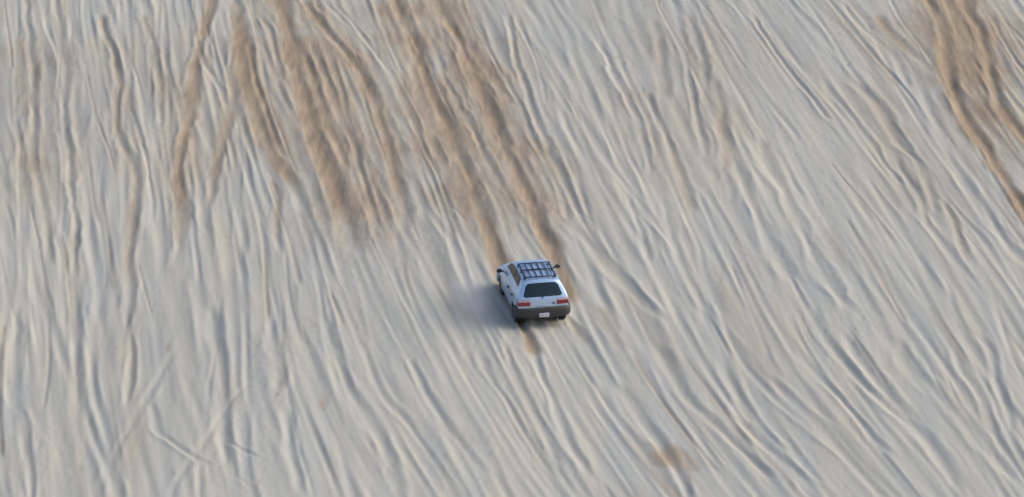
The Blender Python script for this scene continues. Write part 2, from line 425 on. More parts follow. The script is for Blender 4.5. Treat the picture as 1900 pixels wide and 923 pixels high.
relief = blur(blur(relief, 2, 1), 2, 0) * .38
damp = np.clip(blur(blur(damp, 4, 1), 2, 0), 0, 1.2)
brk = .24 * vnoise2(pm / .26, GYY / 3.0, 21) + .22 * vnoise2(pm / .11, GYY / 1.4, 22) + .2 * vnoise2(pm / .06, GYY / .5, 23)
damp = np.clip(.72 * damp + .28 * smooth(.12, .85, damp + brk * smooth(.05, .4, damp)), 0, 1) * smooth(0, .08, damp)

# fade the relief out at the border of the fine grid
ed = np.minimum(smooth(gx[0], gx[0] + 2.5, gx), smooth(-gx[-1], -gx[-1] + 2.5, -gx))[None, :] * np.minimum(smooth(gy[0], gy[0] + 2.5, gy), smooth(-gy[-1], -gy[-1] + 2.5, -gy))[:, None]
relief *= ed; damp *= ed


def sample(a, x, y):
    fx = np.clip((x - gx[0]) / DX, 0, NX - 2); fy = np.clip((y - gy[0]) / DY, 0, NY - 2)
    i, j = int(fx), int(fy); fx -= i; fy -= j
    return (a[j, i] * (1 - fx) + a[j, i + 1] * fx) * (1 - fy) + (a[j + 1, i] * (1 - fx) + a[j + 1, i + 1] * fx) * fy


# one sheet: the fine grid in the middle, cells growing outwards to the horizon
gro = np.cumsum(.06 * 1.22 ** np.arange(1, 41))
gro = gro[gro < 900]
ax = np.concatenate([gx[0] - gro[::-1], gx, gx[-1] + gro])
ay = np.concatenate([gy[0] - gro[::-1], gy, gy[-1] + gro])
pad = len(gro)
rel = np.zeros((len(ay), len(ax)), np.float32); rel[pad:-pad, pad:-pad] = relief
dam = np.zeros_like(rel); dam[pad:-pad, pad:-pad] = damp
AX, AY = np.meshgrid(ax, ay)
AZ = h0(AX, AY) + rel
ny, nx = AX.shape
me = bpy.data.meshes.new('sand_slope')
me.vertices.add(nx * ny)
co = np.stack([AX, AY, AZ], -1).astype(np.float32).reshape(-1)
me.vertices.foreach_set('co', co)
nf = (nx - 1) * (ny - 1)
base = (np.arange(ny - 1)[:, None] * nx + np.arange(nx - 1)[None, :]).reshape(-1)
quads = np.stack([base, base + 1, base + nx + 1, base + nx], -1).astype(np.int32).reshape(-1)
me.loops.add(nf * 4)
me.loops.foreach_set('vertex_index', quads)
me.polygons.add(nf)
me.polygons.foreach_set('loop_start', np.arange(0, nf * 4, 4, dtype=np.int32))
me.polygons.foreach_set('use_smooth', np.ones(nf, bool))
me.update(calc_edges=True)
at = me.attributes.new('damp', 'FLOAT', 'POINT')
at.data.foreach_set('value', dam.reshape(-1))
ground = bpy.data.objects.new('sand_slope', me)
C.objects.link(ground)
ground['kind'] = 'structure'
ground['label'] = 'pale sand dune face combed by countless wheel ruts, with streaks of damp brown sand'
ground['category'] = 'sand dune'


# ------------------------------------------------------------------ materials
def mat(name):
    m = bpy.data.materials.new(name); m.use_nodes = True
    return m, m.node_tree.nodes, m.node_tree.links, m.node_tree.nodes['Principled BSDF']


def simple(name, col, rough=.5, metal=0.0, coat=0.0, noise=0.06, scale=9.0, emit=None):
    m, N, L, P = mat(name)
    tc = N.new('ShaderNodeTexCoord'); ns = N.new('ShaderNodeTexNoise'); ns.inputs['Scale'].default_value = scale; ns.inputs['Detail'].default_value = 4
    L.new(tc.outputs['Object'], ns.inputs['Vector'])
    mx = N.new('ShaderNodeMix'); mx.data_type = 'RGBA'
    mx.inputs[6].default_value = (*[c * (1 - noise) for c in col], 1); mx.inputs[7].default_value = (*[min(1, c * (1 + noise)) for c in col], 1)
    L.new(ns.outputs['Fac'], mx.inputs[0]); L.new(mx.outputs[2], P.inputs['Base Color'])
    P.inputs['Roughness'].default_value = rough; P.inputs['Metallic'].default_value = metal
    P.inputs['Coat Weight'].default_value = coat; P.inputs['Coat Roughness'].default_value = .08
    return m


def sand_material():
    m, N, L, P = mat('sand')
    at = N.new('ShaderNodeAttribute'); at.attribute_name = 'damp'
    tc = N.new('ShaderNodeTexCoord')
    mp = N.new('ShaderNodeMapping'); mp.inputs['Scale'].default_value = (1, .35, .35); mp.inputs['Rotation'].default_value = (0, 0, R(8))
    L.new(tc.outputs['Object'], mp.inputs['Vector'])
    n1 = N.new('ShaderNodeTexNoise'); n1.inputs['Scale'].default_value = 1.6; n1.inputs['Detail'].default_value = 6; n1.inputs['Roughness'].default_value = .6
    L.new(mp.outputs[0], n1.inputs['Vector'])
    n2 = N.new('ShaderNodeTexNoise'); n2.inputs['Scale'].default_value = 1.0; n2.inputs['Detail'].default_value = 3
    mp2 = N.new('ShaderNodeMapping'); mp2.inputs['Scale'].default_value = (1.3, .10, .10); mp2.inputs['Rotation'].default_value = (0, 0, R(8))
    L.new(tc.outputs['Object'], mp2.inputs['Vector']); L.new(mp2.outputs[0], n2.inputs['Vector'])
    mp3 = N.new('ShaderNodeMapping'); mp3.inputs['Scale'].default_value = (4.2, .42, .42); mp3.inputs['Rotation'].default_value = (0, 0, R(8))
    n4 = N.new('ShaderNodeTexNoise'); n4.inputs['Scale'].default_value = 1.0; n4.inputs['Detail'].default_value = 5; n4.inputs['Roughness'].default_value = .6
    L.new(tc.outputs['Object'], mp3.inputs['Vector']); L.new(mp3.outputs[0], n4.inputs['Vector'])
    st4 = N.new('ShaderNodeMapRange'); st4.inputs['From Min'].default_value = .34; st4.inputs['From Max'].default_value = .66
    L.new(n4.outputs['Fac'], st4.inputs['Value'])
    st2 = N.new('ShaderNodeMapRange'); st2.inputs['From Min'].default_value = .32; st2.inputs['From Max'].default_value = .68
    L.new(n2.outputs['Fac'], st2.inputs['Value'])
    dry = N.new('ShaderNodeMix'); dry.data_type = 'RGBA'
    dry.inputs[6].default_value = (.482, .457, .376, 1); dry.inputs[7].default_value = (.56, .54, .452, 1)
    L.new(n1.outputs['Fac'], dry.inputs[0])
    dr2 = N.new('ShaderNodeMix'); dr2.data_type = 'RGBA'; dr2.inputs[7].default_value = (.455, .458, .418, 1)
    L.new(st2.outputs[0], dr2.inputs[0]); L.new(dry.outputs[2], dr2.inputs[6])
    wet = N.new('ShaderNodeMix'); wet.data_type = 'RGBA'
    wet.inputs[6].default_value = (.29, .228, .165, 1); wet.inputs[7].default_value = (.43, .338, .23, 1)
    L.new(st4.outputs[0], wet.inputs[0])
    mx = N.new('ShaderNodeMix'); mx.data_type = 'RGBA'
    L.new(at.outputs['Fac'], mx.inputs[0]); L.new(dr2.outputs[2], mx.inputs[6]); L.new(wet.outputs[2], mx.inputs[7])
    L.new(mx.outputs[2], P.inputs['Base Color'])
    P.inputs['Roughness'].default_value = .95
    P.inputs['Specular IOR Level'].default_value = .15
    n3 = N.new('ShaderNodeTexNoise'); n3.inputs['Scale'].default_value = 7; n3.inputs['Detail'].default_value = 5
    L.new(mp.outputs[0], n3.inputs['Vector'])
    b = N.new('ShaderNodeBump'); b.inputs['Strength'].default_value = .35; b.inputs['Distance'].default_value = .03
    L.new(n3.outputs['Fac'], b.inputs['Height']); L.new(b.outputs[0], P.inputs['Normal'])
    return m


me.materials.append(sand_material())

PAINT = simple('silver_paint', (.50, .69, .92), .22, .45, .6, .03, 3)


def dusty(m):
    """a film of sand dust thrown over the sills and the tail"""
    N, L = m.node_tree.nodes, m.node_tree.links
    P = N['Principled BSDF']
    old = P.inputs['Base Color'].links[0].from_socket
    tc = N.new('ShaderNodeTexCoord'); sp = N.new('ShaderNodeSeparateXYZ'); L.new(tc.outputs['Object'], sp.inputs[0])
    ns = N.new('ShaderNodeTexNoise'); ns.inputs['Scale'].default_value = 6; ns.inputs['Detail'].default_value = 5; L.new(tc.outputs['Object'], ns.inputs['Vector'])
    a = N.new('ShaderNodeMath'); a.operation = 'MULTIPLY_ADD'; a.inputs[1].default_value = .5; L.new(ns.outputs['Fac'], a.inputs[0]); L.new(sp.outputs['Z'], a.inputs[2])
    mr = N.new('ShaderNodeMapRange'); mr.inputs['From Min'].default_value = .65; mr.inputs['From Max'].default_value = 1.35; mr.inputs['To Min'].default_value = .55; mr.inputs['To Max'].default_value = .03
    L.new(a.outputs[0], mr.inputs['Value'])
    mx = N.new('ShaderNodeMix'); mx.data_type = 'RGBA'; mx.inputs[7].default_value = (.50, .46, .40, 1)
    L.new(mr.outputs[0], mx.inputs[0]); L.new(old, mx.inputs[6]); L.new(mx.outputs[2], P.inputs['Base Color'])
    rr = N.new('ShaderNodeMath'); rr.operation = 'MULTIPLY_ADD'; rr.inputs[1].default_value = .7; rr.inputs[2].default_value = P.inputs['Roughness'].default_value
    L.new(mr.outputs[0], rr.inputs[0]); L.new(rr.outputs[0], P.inputs['Roughness'])


dusty(PAINT)
DARKP = simple('dark_plastic', (.045, .045, .05), .55)
BUMPER = simple('grey_bumper_plastic', (.05, .048, .05), .6, noise=.25)
RUBBER = simple('tyre_rubber', (.03, .03, .032), .8, noise=.2)
RIM = simple('wheel_alloy', (.16, .16, .17), .4, .5)
BLACKM = simple('black_rack_metal', (.014, .032, .065), .4, .2)
RED = simple('red_lens', (.25, .018, .03), .25, 0, .5)
PINK = simple('clear_lens', (.55, .40, .45), .2, 0, .5)
PLATE = simple('plate_white', (.72, .72, .74), .45, noise=.02)
PMARK = simple('plate_grey_print', (.30, .32, .38), .5)
SEATM = simple('seat_cloth', (.10, .105, .11), .9, noise=.2)
INNER = simple('cabin_trim', (.06, .062, .065), .85)
CHROME = simple('badge_metal', (.16, .17, .2), .3, .8)


def glass(name, col, alpha):
    m, N, L, P = mat(name)
    P.inputs['Base Color'].default_value = (*col, 1); P.inputs['Roughness'].default_value = .06
    P.inputs['Alpha'].default_value = alpha
    P.inputs['Specular IOR Level'].default_value = .5
    return m


GLASS = glass('tinted_glass', (.022, .045, .058), .84)
GLASS2 = glass('side_glass', (.010, .012, .016), .88)

# ------------------------------------------------------------------ car
def link(name, bm, m, parent, smooth_=True, bevel=0.0):
    if bevel:
        bmesh.ops.bevel(bm, geom=bm.edges[:], offset=bevel, segments=2, affect='EDGES', profile=.5)
    d = bpy.data.meshes.new(name)
    bm.to_mesh(d); bm.free()
    d.materials.append(m)
    for p in d.polygons:
        p.use_smooth = smooth_
    o = bpy.data.objects.new(name, d)
    C.objects.link(o)
    if parent:
        o.parent = parent
    return o


def link_pieces(name, bm, m, parent, smooth_=True, bevel=0.0):
    """every loose piece of bm becomes a part of its own"""
    left = set(bm.faces); groups = []
    while left:
        st = [left.pop()]; g = []
        while st:
            f = st.pop(); g.append(f)
            for v in f.verts:
                for f2 in v.link_faces:
                    if f2 in left:
                        left.discard(f2); st.append(f2)
        groups.append([[tuple(v.co) for v in f.verts] for f in g])
    bm.free()
    out = []
    for g in groups:
        b = bmesh.new(); cache = {}
        for q in g:
            vs = [cache.setdefault(v, None) or cache.__setitem__(v, b.verts.new(v)) or cache[v] for v in q]
            b.faces.new(vs)
        out.append(link(name, b, m, parent, smooth_, bevel))
    return out


def box(bm, c, s, rot=None):
    r = bmesh.ops.create_cube(bm, size=1)
    M = Matrix.Translation(c) @ (rot or Matrix()) @ Matrix.Diagonal((*s, 1))
    bmesh.ops.transform(bm, matrix=M, verts=r['verts'])
    return r['verts']


def tube(bm, pts, rad, seg=8):
    pts = [Vector(p) for p in pts]
    rings = []
    for i, p in enumerate(pts):
        d = (pts[min(i + 1, len(pts) - 1)] - pts[max(i - 1, 0)]).normalized()
        a = d.orthogonal().normalized() if abs(d.z) > .9 else d.cross(Vector((0, 0, 1))).normalized()
        b = d.cross(a)
        rings.append([bm.verts.new(p + rad * (math.cos(2 * math.pi * k / seg) * a + math.sin(2 * math.pi * k / seg) * b)) for k in range(seg)])
    for r0, r1 in zip(rings, rings[1:]):
        for k in range(seg):
            bm.faces.new((r0[k], r0[(k + 1) % seg], r1[(k + 1) % seg], r1[k]))
    bm.faces.new(rings[0][::-1]); bm.faces.new(rings[-1])


car = bpy.data.objects.new('hatchback_car', None)
C.objects.link(car)
car['label'] = 'small silver-blue hatchback with black roof rack climbing the sandy slope, seen from behind'
car['category'] = 'car'

S0 = 2.0                                  # local y = s - S0, s measured from the tail
PROFILE = np.array([(.0, .40), (.006, .48), (.012, .60), (.020, .72), (.035, .84), (.06, .94), (.10, 1.01), (.20, 1.17), (.30, 1.33), (.36, 1.41), (.43, 1.452), (.55, 1.475), (.85, 1.495),
                    (1.4, 1.50), (1.85, 1.488), (2.15, 1.465), (2.30, 1.435), (2.42, 1.37), (2.62, 1.22), (2.86, 1.03), (2.96, .975), (3.1, .95), (3.5, .895), (3.8, .835), (3.95, .78), (4.02, .70), (4.06, .55), (4.075, .30)])


def resample(P_, step):
    t = np.arange(len(P_)); m = np.gradient(P_, axis=0)
    out = []
    for i in range(len(P_) - 1):
        n = max(2, int(np.linalg.norm(P_[i + 1] - P_[i]) / step))
        f = (np.arange(n) / n)[:, None]
        # monotone-ish: limit tangents
        out.append((1 - f) * P_[i] + f * P_[i + 1])
    out.append(P_[-1:])
    q = np.concatenate(out)
    for _ in range(3):
        r = q.copy(); r[1:-1] = .25 * q[:-2] + .5 * q[1:-1] + .25 * q[2:]; q = r
    return q


PR = resample(PROFILE, .028)


def half_w(s, h):
    plan = .835 - .05 * max(0, (0.7 - s) / .7) ** 2 - .09 * max(0, (s - 3.1) / 1.0) ** 2
    if h < .98:
        u = (h - .62) / .36
        f = 1 - .025 * u * u
    else:
        u = (h - .98) / .5
        f = .965 - .315 * u ** 1.02
    return plan * f


NT = 80
TS = np.linspace(-1, 1, NT + 1)
tang = np.gradient(PR, axis=0); tang /= np.linalg.norm(tang, axis=1)[:, None]
strip = np.zeros((len(PR), NT + 1, 3))
for i, (s, h) in enumerate(PR):
    nin = np.array([tang[i][1], -tang[i][0]])      # inward normal (into the car)
    nose = smooth(3.4, 4.05, s)
    for k, t in enumerate(TS):
        d = .045 * abs(t) ** 4 + .02 * t * t + nose * .10 * t * t
        ss, hh = s + nin[0] * d, h + nin[1] * d
        strip[i, k] = (t * half_w(ss, hh), ss - S0, hh)
for side in (0, -1):                                # keep the edge monotone along the car
    e = strip[:, side, 1]
    strip[:, side, 1] = np.maximum.accumulate(e + np.arange(len(e)) * 1e-6)

SILL = .27
NS = 59
BELT, WTOP = .895, 1.422
WR, WX = .305, .725
AXLES = (.78, 3.20)


def part_of_strip(s, h, t, sec):
    """which panel a face of the centre strip belongs to"""
    a = abs(t)
    if sec == 'rear':
        if h < .68:
            return 'body'
        if .735 < h < .95 and a > .55:
            return 'tail_light'
        if (a / .83) ** 9 + (abs(h - 1.193) / .188) ** 7 < 1:
            return 'rear_window'
        if .685 < h < 1.395 and a < (.535 if h < .96 else .90):
            return 'tailgate'
        return 'body'
    if sec == 'front':
        if 1.02 < h < 1.40 and a < .88:
            return 'windscreen'
        return 'body'
    if sec == 'hood' and a < .86 and 3.02 < s < 3.9:
        return 'hood'
    return 'body'


parts = {}
def put(part, quad):
    parts.setdefault(part, []).append(quad)


for i in range(len(PR) - 1):
    s, h = (PR[i] + PR[i + 1]) / 2
    sec = 'rear' if s < .42 else ('roof' if s < 2.3 else ('front' if s < 2.93 else 'hood'))
    for k in range(NT):
        t = (TS[k] + TS[k + 1]) / 2
        q = [strip[i, k], strip[i, k + 1], strip[i + 1, k + 1], strip[i + 1, k]]
        put(part_of_strip(s, h, t, sec), q)


def side_part(s, h, top):
    for a in AXLES:
        if (s - a) ** 2 + (h - .305) ** 2 < .345 ** 2:
            return None
    if s < .23 + .1 * max(0, h - .7) and .735 < h < .94:
        return 'tail_light_side'
    # glasshouse
    lo = BELT
    if h > lo and top > 1.2:
        a = .50 + (h - lo) * .42            # rear edge leans forward
        b = 2.86 - (h - lo) * 1.06           # front edge leans back
        up = WTOP
        if a < s < b and h < up:
            if 1.44 < s < 1.53:
                return 'pillar'
            if .86 + .1 * (h - lo) < s < .91 + .1 * (h - lo):
                return 'pillar'
            return 'window_front' if s >= 1.53 else ('window_rear' if s > .9 else 'window_quarter')
    gap = .009
    if .36 < h < BELT or (h >= BELT and top > 1.2 and h < 1.41):
        # doors
        ax = AXLES[0]
        arch = (s - ax) ** 2 + (h - .305) ** 2 < .40 ** 2
        if 1.50 < s < 2.86 - max(0, h - BELT) * 1.0:
            return 'door_front' if s > 1.515 else 'gap'
        if .80 + .06 * max(0, h - .9) < s < 1.485 and not arch:
            return 'door_rear'
        if 1.485 <= s <= 1.50:
            return 'gap'
    return 'body'


for side in (0, -1):
    sg = -1 if side == 0 else 1
    E = strip[:, side]
    stations = list(range(len(PR)))
    ys = E[:, 1]; tops = E[:, 2]
    # evenly refined columns between the strip's edge points
    col = []
    for i in stations:
        s = ys[i] + S0; top = tops[i]
        lo_ = SILL + (.125 if s < .42 else (.03 if s > 4.0 else 0))
        b_ = min(BELT, lo_ + .93 * (top - lo_)); w_ = min(WTOP, b_ + .8 * (top - b_))
        hs = np.concatenate([np.linspace(lo_, b_, 41)[:-1], np.linspace(b_, w_, 17)[:-1], np.linspace(w_, top, 4)])
        col.append([(sg * half_w(s, hh), ys[i], hh) if n < NS else tuple(E[i]) for n, hh in enumerate(hs)])
    for i in range(len(stations) - 1):
        for n in range(NS):
            q = [col[i][n], col[i + 1][n], col[i + 1][n + 1], col[i][n + 1]]
            s = (q[0][1] + q[1][1]) / 2 + S0; h = (q[0][2] + q[1][2] + q[2][2] + q[3][2]) / 4
            p = side_part(s, h, max(q[2][2], q[3][2]))
            if p is None:
                continue
            if p == 'tail_light_side':
                p = 'tail_light'
            key = p + ('|L' if sg < 0 else '|R') if p not in ('body', 'gap') else p
            put(key, q if sg > 0 else q[::-1])
# tail-light faces of the strip: sort left/right
for q in parts.pop('tail_light', []):
    put('tail_light|L' if sum(v[0] for v in q) < 0 else 'tail_light|R', q)


def shell(name, quads, m, parent, push=0.0, thick=0.0, pieces=False):
    bm = bmesh.new()
    cache = {}
    for q in quads:
        vs = []
        for v in q:
            key = (round(v[0], 4), round(v[1], 4), round(v[2], 4))
            if key not in cache:
                cache[key] = bm.verts.new(v)
            if cache[key] not in vs:
                vs.append(cache[key])
        if len(vs) >= 3:
            try:
                bm.faces.new(vs)
            except ValueError:
                pass
    bmesh.ops.recalc_face_normals(bm, faces=bm.faces)
    # outward = away from the cabin
    c = Vector((0, 0, .8)); tot = 0
    for f in bm.faces:
        v = f.calc_center_median() - Vector((0, f.calc_center_median().y * .9, .75))
        tot += f.normal.dot(v) * f.calc_area()
    if tot < 0:
        bmesh.ops.reverse_faces(bm, faces=bm.faces)
    bm.normal_update()
    if push:
        for v in bm.verts:
            v.co += v.normal * push
    if thick:
        bmesh.ops.solidify(bm, geom=bm.faces[:], thickness=thick)
    if pieces:
        return link_pieces(name, bm, m, parent)
    return link(name, bm, m, parent)


body = shell('body', parts['body'], PAINT, car)
shell('door_gap_seal', parts.get('gap', []), DARKP, body, -.006, pieces=True)
shell('hood', parts['hood'], PAINT, car, .003)
shell('windscreen', parts['windscreen'], GLASS2, car, -.004)
tg = shell('tailgate', parts['tailgate'], PAINT, car, .006)
rw = shell('rear_window', parts['rear_window'], GLASS, tg, .004)
for sd in 'LR':
    for nm in ('front', 'rear'):
        d = shell('door', parts[f'door_{nm}|{sd}'], PAINT, car, .003)
        shell('side_window', parts[f'window_{nm}|{sd}'], GLASS2, d, -.004)
        sgn = -1 if sd == 'L' else 1
        s = 1.68 if nm == 'front' else 1.02
        bm = bmesh.new()
        x = sgn * (half_w(s, .81) + .018)
        box(bm, (x, s - S0, .81), (.035, .17, .055))
        link('door_handle', bm, DARKP, d, True, .012)
    shell('window_pillar_trim', parts[f'pillar|{sd}'], DARKP, body, -.002, pieces=True)
    shell('side_window', parts[f'window_quarter|{sd}'], GLASS2, body, -.004)
    # tail light: red below, paler reversing/turn lens above
    q = parts[f'tail_light|{sd}']
    lo = [f for f in q if sum(v[2] for v in f) / 4 < .865]
    hi = [f for f in q if sum(v[2] for v in f) / 4 >= .865]
    tl = shell('tail_light', lo, RED, car, .014)
    shell('reversing_lens', hi, PINK, tl, .013)
    # door mirror on a short arm
    sgn = -1 if sd == 'L' else 1
    bm = bmesh.new()
    bmesh.ops.create_icosphere(bm, subdivisions=3, radius=1)
    for v in bm.verts:
        v.co = Vector((v.co.x * .095, max(v.co.y, -.45) * .07, v.co.z * .068))
    bmesh.ops.transform(bm, matrix=Matrix.Translation((sgn * .945, 2.66 - S0, 1.0)), verts=bm.verts)
    mi = link('door_mirror', bm, DARKP, car)
    bm = bmesh.new()
    tube(bm, [(sgn * .78, 2.68 - S0, .95), (sgn * .90, 2.68 - S0, .985)], .028)
    link('mirror_arm', bm, DARKP, mi)
    # wheels
    for a in AXLES:
        sgn = -1 if sd == 'L' else 1
        bm = bmesh.new()
        prof = [(-.085, .19), (-.095, .24), (-.09, .285), (-.07, .303), (0, .307), (.07, .303), (.09, .285), (.095, .24), (.085, .19)]
        seg = 40
        rings = [[bm.verts.new((px, r * math.cos(2 * math.pi * k / seg), r * math.sin(2 * math.pi * k / seg))) for k in range(seg)] for px, r in prof]
        for r0, r1 in zip(rings, rings[1:]):
            for k in range(seg):
                bm.faces.new((r0[k], r0[(k + 1) % seg], r1[(k + 1) % seg], r1[k]))
        for k in range(0, seg, 2):       # tread blocks
            c = 2 * math.pi * k / seg
            box(bm, (0, .305 * math.cos(c), .305 * math.sin(c)), (.15, .022, .018), Matrix.Rotation(c - math.pi / 2, 4, 'X'))
        wl = bpy.data.objects.new('wheel', None); C.objects.link(wl); wl.parent = car
        wl.location = (sgn * WX, a - S0, .265)
        link('tyre', bm, RUBBER, wl)
        bm = bmesh.new()
        # dished rim with five openings
        ro, pts = sgn * .082, [(.192, 0.0), (.18, -.012), (.165, -.03), (.07, -.02), (.045, -.006), (.0, -.004)]
        rings = [[bm.verts.new((ro + sgn * dx, r * math.cos(2 * math.pi * k / 40), r * math.sin(2 * math.pi * k / 40))) for k in range(40)] for r, dx in pts[:-1]]
        cen = bm.verts.new((ro + sgn * pts[-1][1], 0, 0))
        for n, (r0, r1) in enumerate(zip(rings, rings[1:])):
            for k in range(40):
                if n == 2 and k % 8 < 4:
                    continue
                bm.faces.new((r0[k], r0[(k + 1) % 40], r1[(k + 1) % 40], r1[k]))
        for k in range(40):
            bm.faces.new((rings[-1][k], rings[-1][(k + 1) % 40], cen))
        link('rim', bm, RIM, wl)
        bm = bmesh.new()
        bmesh.ops.create_cone(bm, cap_ends=True, segments=32, radius1=.185, radius2=.185, depth=.10, matrix=Matrix.Translation((0, 0, 0)) @ Matrix.Rotation(math.pi / 2, 4, 'Y'))
        link('brake_drum', bm, DARKP, wl)

# bumpers: a rounded bar swept round the tail and the nose
def bumper(pts, h0_, h1_, th):
    bm = bmesh.new()
    P_ = [Vector(p) for p in pts]
    sect = [(0, h0_), (th * .7, h0_ + .015), (th, h0_ + .06), (th, h1_ - .10), (th * .8, h1_ - .03), (th * .35, h1_), (-.03, h1_)]
    rings = []
    for i, p in enumerate(P_):
        d = (P_[min(i + 1, len(P_) - 1)] - P_[max(i - 1, 0)]).normalized()
        n = Vector((d.y, -d.x, 0))
        rings.append([bm.verts.new(p + n * a + Vector((0, 0, z))) for a, z in sect])
    for r0, r1 in zip(rings, rings[1:]):
        for k in range(len(sect) - 1):
            bm.faces.new((r0[k], r1[k], r1[k + 1], r0[k + 1]))
    bm.faces.new(rings[0]); bm.faces.new(rings[-1][::-1])
    bmesh.ops.recalc_face_normals(bm, faces=bm.faces)
    return bm


def u_path(front):
    pts = []
    if not front:
        for s in (.44, .34, .26, .18):
            pts.append((-half_w(s, .5) - .0, s - S0, 0))
        for t in np.linspace(-.97, .97, 17):
            w = half_w(.02, .5)
            edge = abs(t) ** 6 * .10
            pts.append((t * w, .01 + .02 * t * t + edge - S0, 0))
        for s in (.18, .26, .34, .44):
            pts.append((half_w(s, .5), s - S0, 0))
    else:
        for s in (3.58, 3.7, 3.85):
            pts.append((half_w(s, .5), s - S0, 0))
        for t in np.linspace(.97, -.97, 17):
            w = half_w(4.0, .5)
            pts.append((t * w, 4.07 - .1 * t * t - abs(t) ** 6 * .10 - S0, 0))
        for s in (3.85, 3.7, 3.58):
            pts.append((-half_w(s, .5), s - S0, 0))
    return pts


rb = link('bumper', bumper(u_path(False), .35, .675, .085), BUMPER, car)
rb['label'] = 'dark grey rear bumper'
link('bumper', bumper(u_path(True), .26, .60, .06), PAINT, car)
# licence plate in its recess, illegible smudged print
bm = bmesh.new(); box(bm, (0, -S0 - .078, .455), (.31, .016, .135))
pl = link('licence_plate', bm, PLATE, rb, True, .006)
bm = bmesh.new()
for k, (wd, hg) in enumerate(((.03, .05), (.022, .055), (.034, .045), (.0, .0), (.03, .05), (.026, .052), (.032, .048))):
    if wd:
        box(bm, (-.105 + .035 * k, -S0 - .0868, .455), (wd * .75, .002, hg))
link_pieces('plate_smudge', bm, PMARK, pl, False)
# small badge, wiper, hatch grip, exhaust, roof spoiler lip
bm = bmesh.new()
r = bmesh.ops.create_icosphere(bm, subdivisions=2, radius=1)
bmesh.ops.transform(bm, matrix=Matrix.Translation((.33, .022 - S0, .80)) @ Matrix.Diagonal((.055, .012, .030, 1)), verts=r['verts'])
link('emblem', bm, CHROME, tg)
bm = bmesh.new()
tube(bm, [(-.02, .075 - S0, .985), (.0, .09 - S0, 1.03), (.22, .10 - S0, 1.045), (.40, .10 - S0, 1.05)], .010)
tube(bm, [(-.02, .06 - S0, .985), (-.02, .10 - S0, 1.0)], .028)
link('rear_wiper', bm, DARKP, tg)
bm = bmesh.new(); box(bm, (0, .016 - S0, .735), (.44, .03, .05)); link('hatch_grip', bm, PAINT, tg, True, .012)
bm = bmesh.new(); tube(bm, [(.42, .5 - S0, .28), (.42, -.05 - S0, .26)], .028, 12); link('exhaust_pipe', bm, CHROME, car)

# floor pan, wheel wells, cabin
bm = bmesh.new()
box(bm, (0, 2.0 - S0, .33), (1.16, 3.8, .10))
for sx in (-1, 1):
    box(bm, (sx * .68, 2.0 - S0, .32), (.20, 1.66, .08))
link('floor_pan', bm, DARKP, car, False)
bm = bmesh.new()
for a in AXLES:
    for sx in (-1, 1):
        seg = 18
        rr = .352
        A = [bm.verts.new((sx * .805, a - S0 + rr * math.cos(math.pi * k / seg), .305 + rr * math.sin(math.pi * k / seg))) for k in range(seg + 1)]
        B = [bm.verts.new((sx * .55, a - S0 + rr * math.cos(math.pi * k / seg), .305 + rr * math.sin(math.pi * k / seg))) for k in range(seg + 1)]
        for k in range(seg):
            bm.faces.new((A[k], A[k + 1], B[k + 1], B[k]))
        bm.faces.new(B)
link_pieces('wheel_well', bm, DARKP, body)
bm = bmesh.new()
for a in AXLES:                      # dark lip round each wheel arch
    for sx in (-1, 1):
        tube(bm, [(sx * (half_w(a + .35 * math.cos(k * math.pi / 20), .305 + .35 * math.sin(k * math.pi / 20)) + .004), a - S0 + .35 * math.cos(k * math.pi / 20), .30 + .35 * math.sin(k * math.pi / 20)) for k in range(21)], .018, 6)
link_pieces('wheel_arch_trim', bm, PAINT, body)
bm = bmesh.new()
for sx in (-1, 1):
    box(bm, (sx * .825, 2.0 - S0, .50), (.035, 1.6, .06))
link_pieces('side_rubbing_strip', bm, PAINT, body, True, .01)
for sx in (-1, 1):
    bm = bmesh.new()
    box(bm, (sx * .36, 1.95 - S0, .62), (.48, .50, .16))
    box(bm, (sx * .36, 1.70 - S0, .92), (.46, .13, .58), Matrix.Rotation(R(14), 4, 'X'))
    box(bm, (sx * .36, 1.62 - S0, 1.27), (.25, .09, .16), Matrix.Rotation(R(10), 4, 'X'))
    link('seat', bm, SEATM, car, True, .03)
bm = bmesh.new()
box(bm, (0, 1.12 - S0, .60), (1.25, .48, .16)); box(bm, (0, .86 - S0, .86), (1.25, .14, .48), Matrix.Rotation(R(14), 4, 'X'))
link('rear_bench', bm, SEATM, car, True, .03)
bm = bmesh.new(); box(bm, (0, 2.72 - S0, .86), (1.35, .34, .22)); link('dashboard', bm, INNER, car, True, .04)
bm = bmesh.new()
tube(bm, [(-.36 + .17 * math.cos(k * math.pi / 10), 2.44 - S0 + .05 * math.sin(k * math.pi / 10), .98 + .16 * math.sin(k * math.pi / 10)) for k in range(20)] + [(-.19, 2.44 - S0, .98)], .014)
link('steering_wheel', bm, DARKP, car)

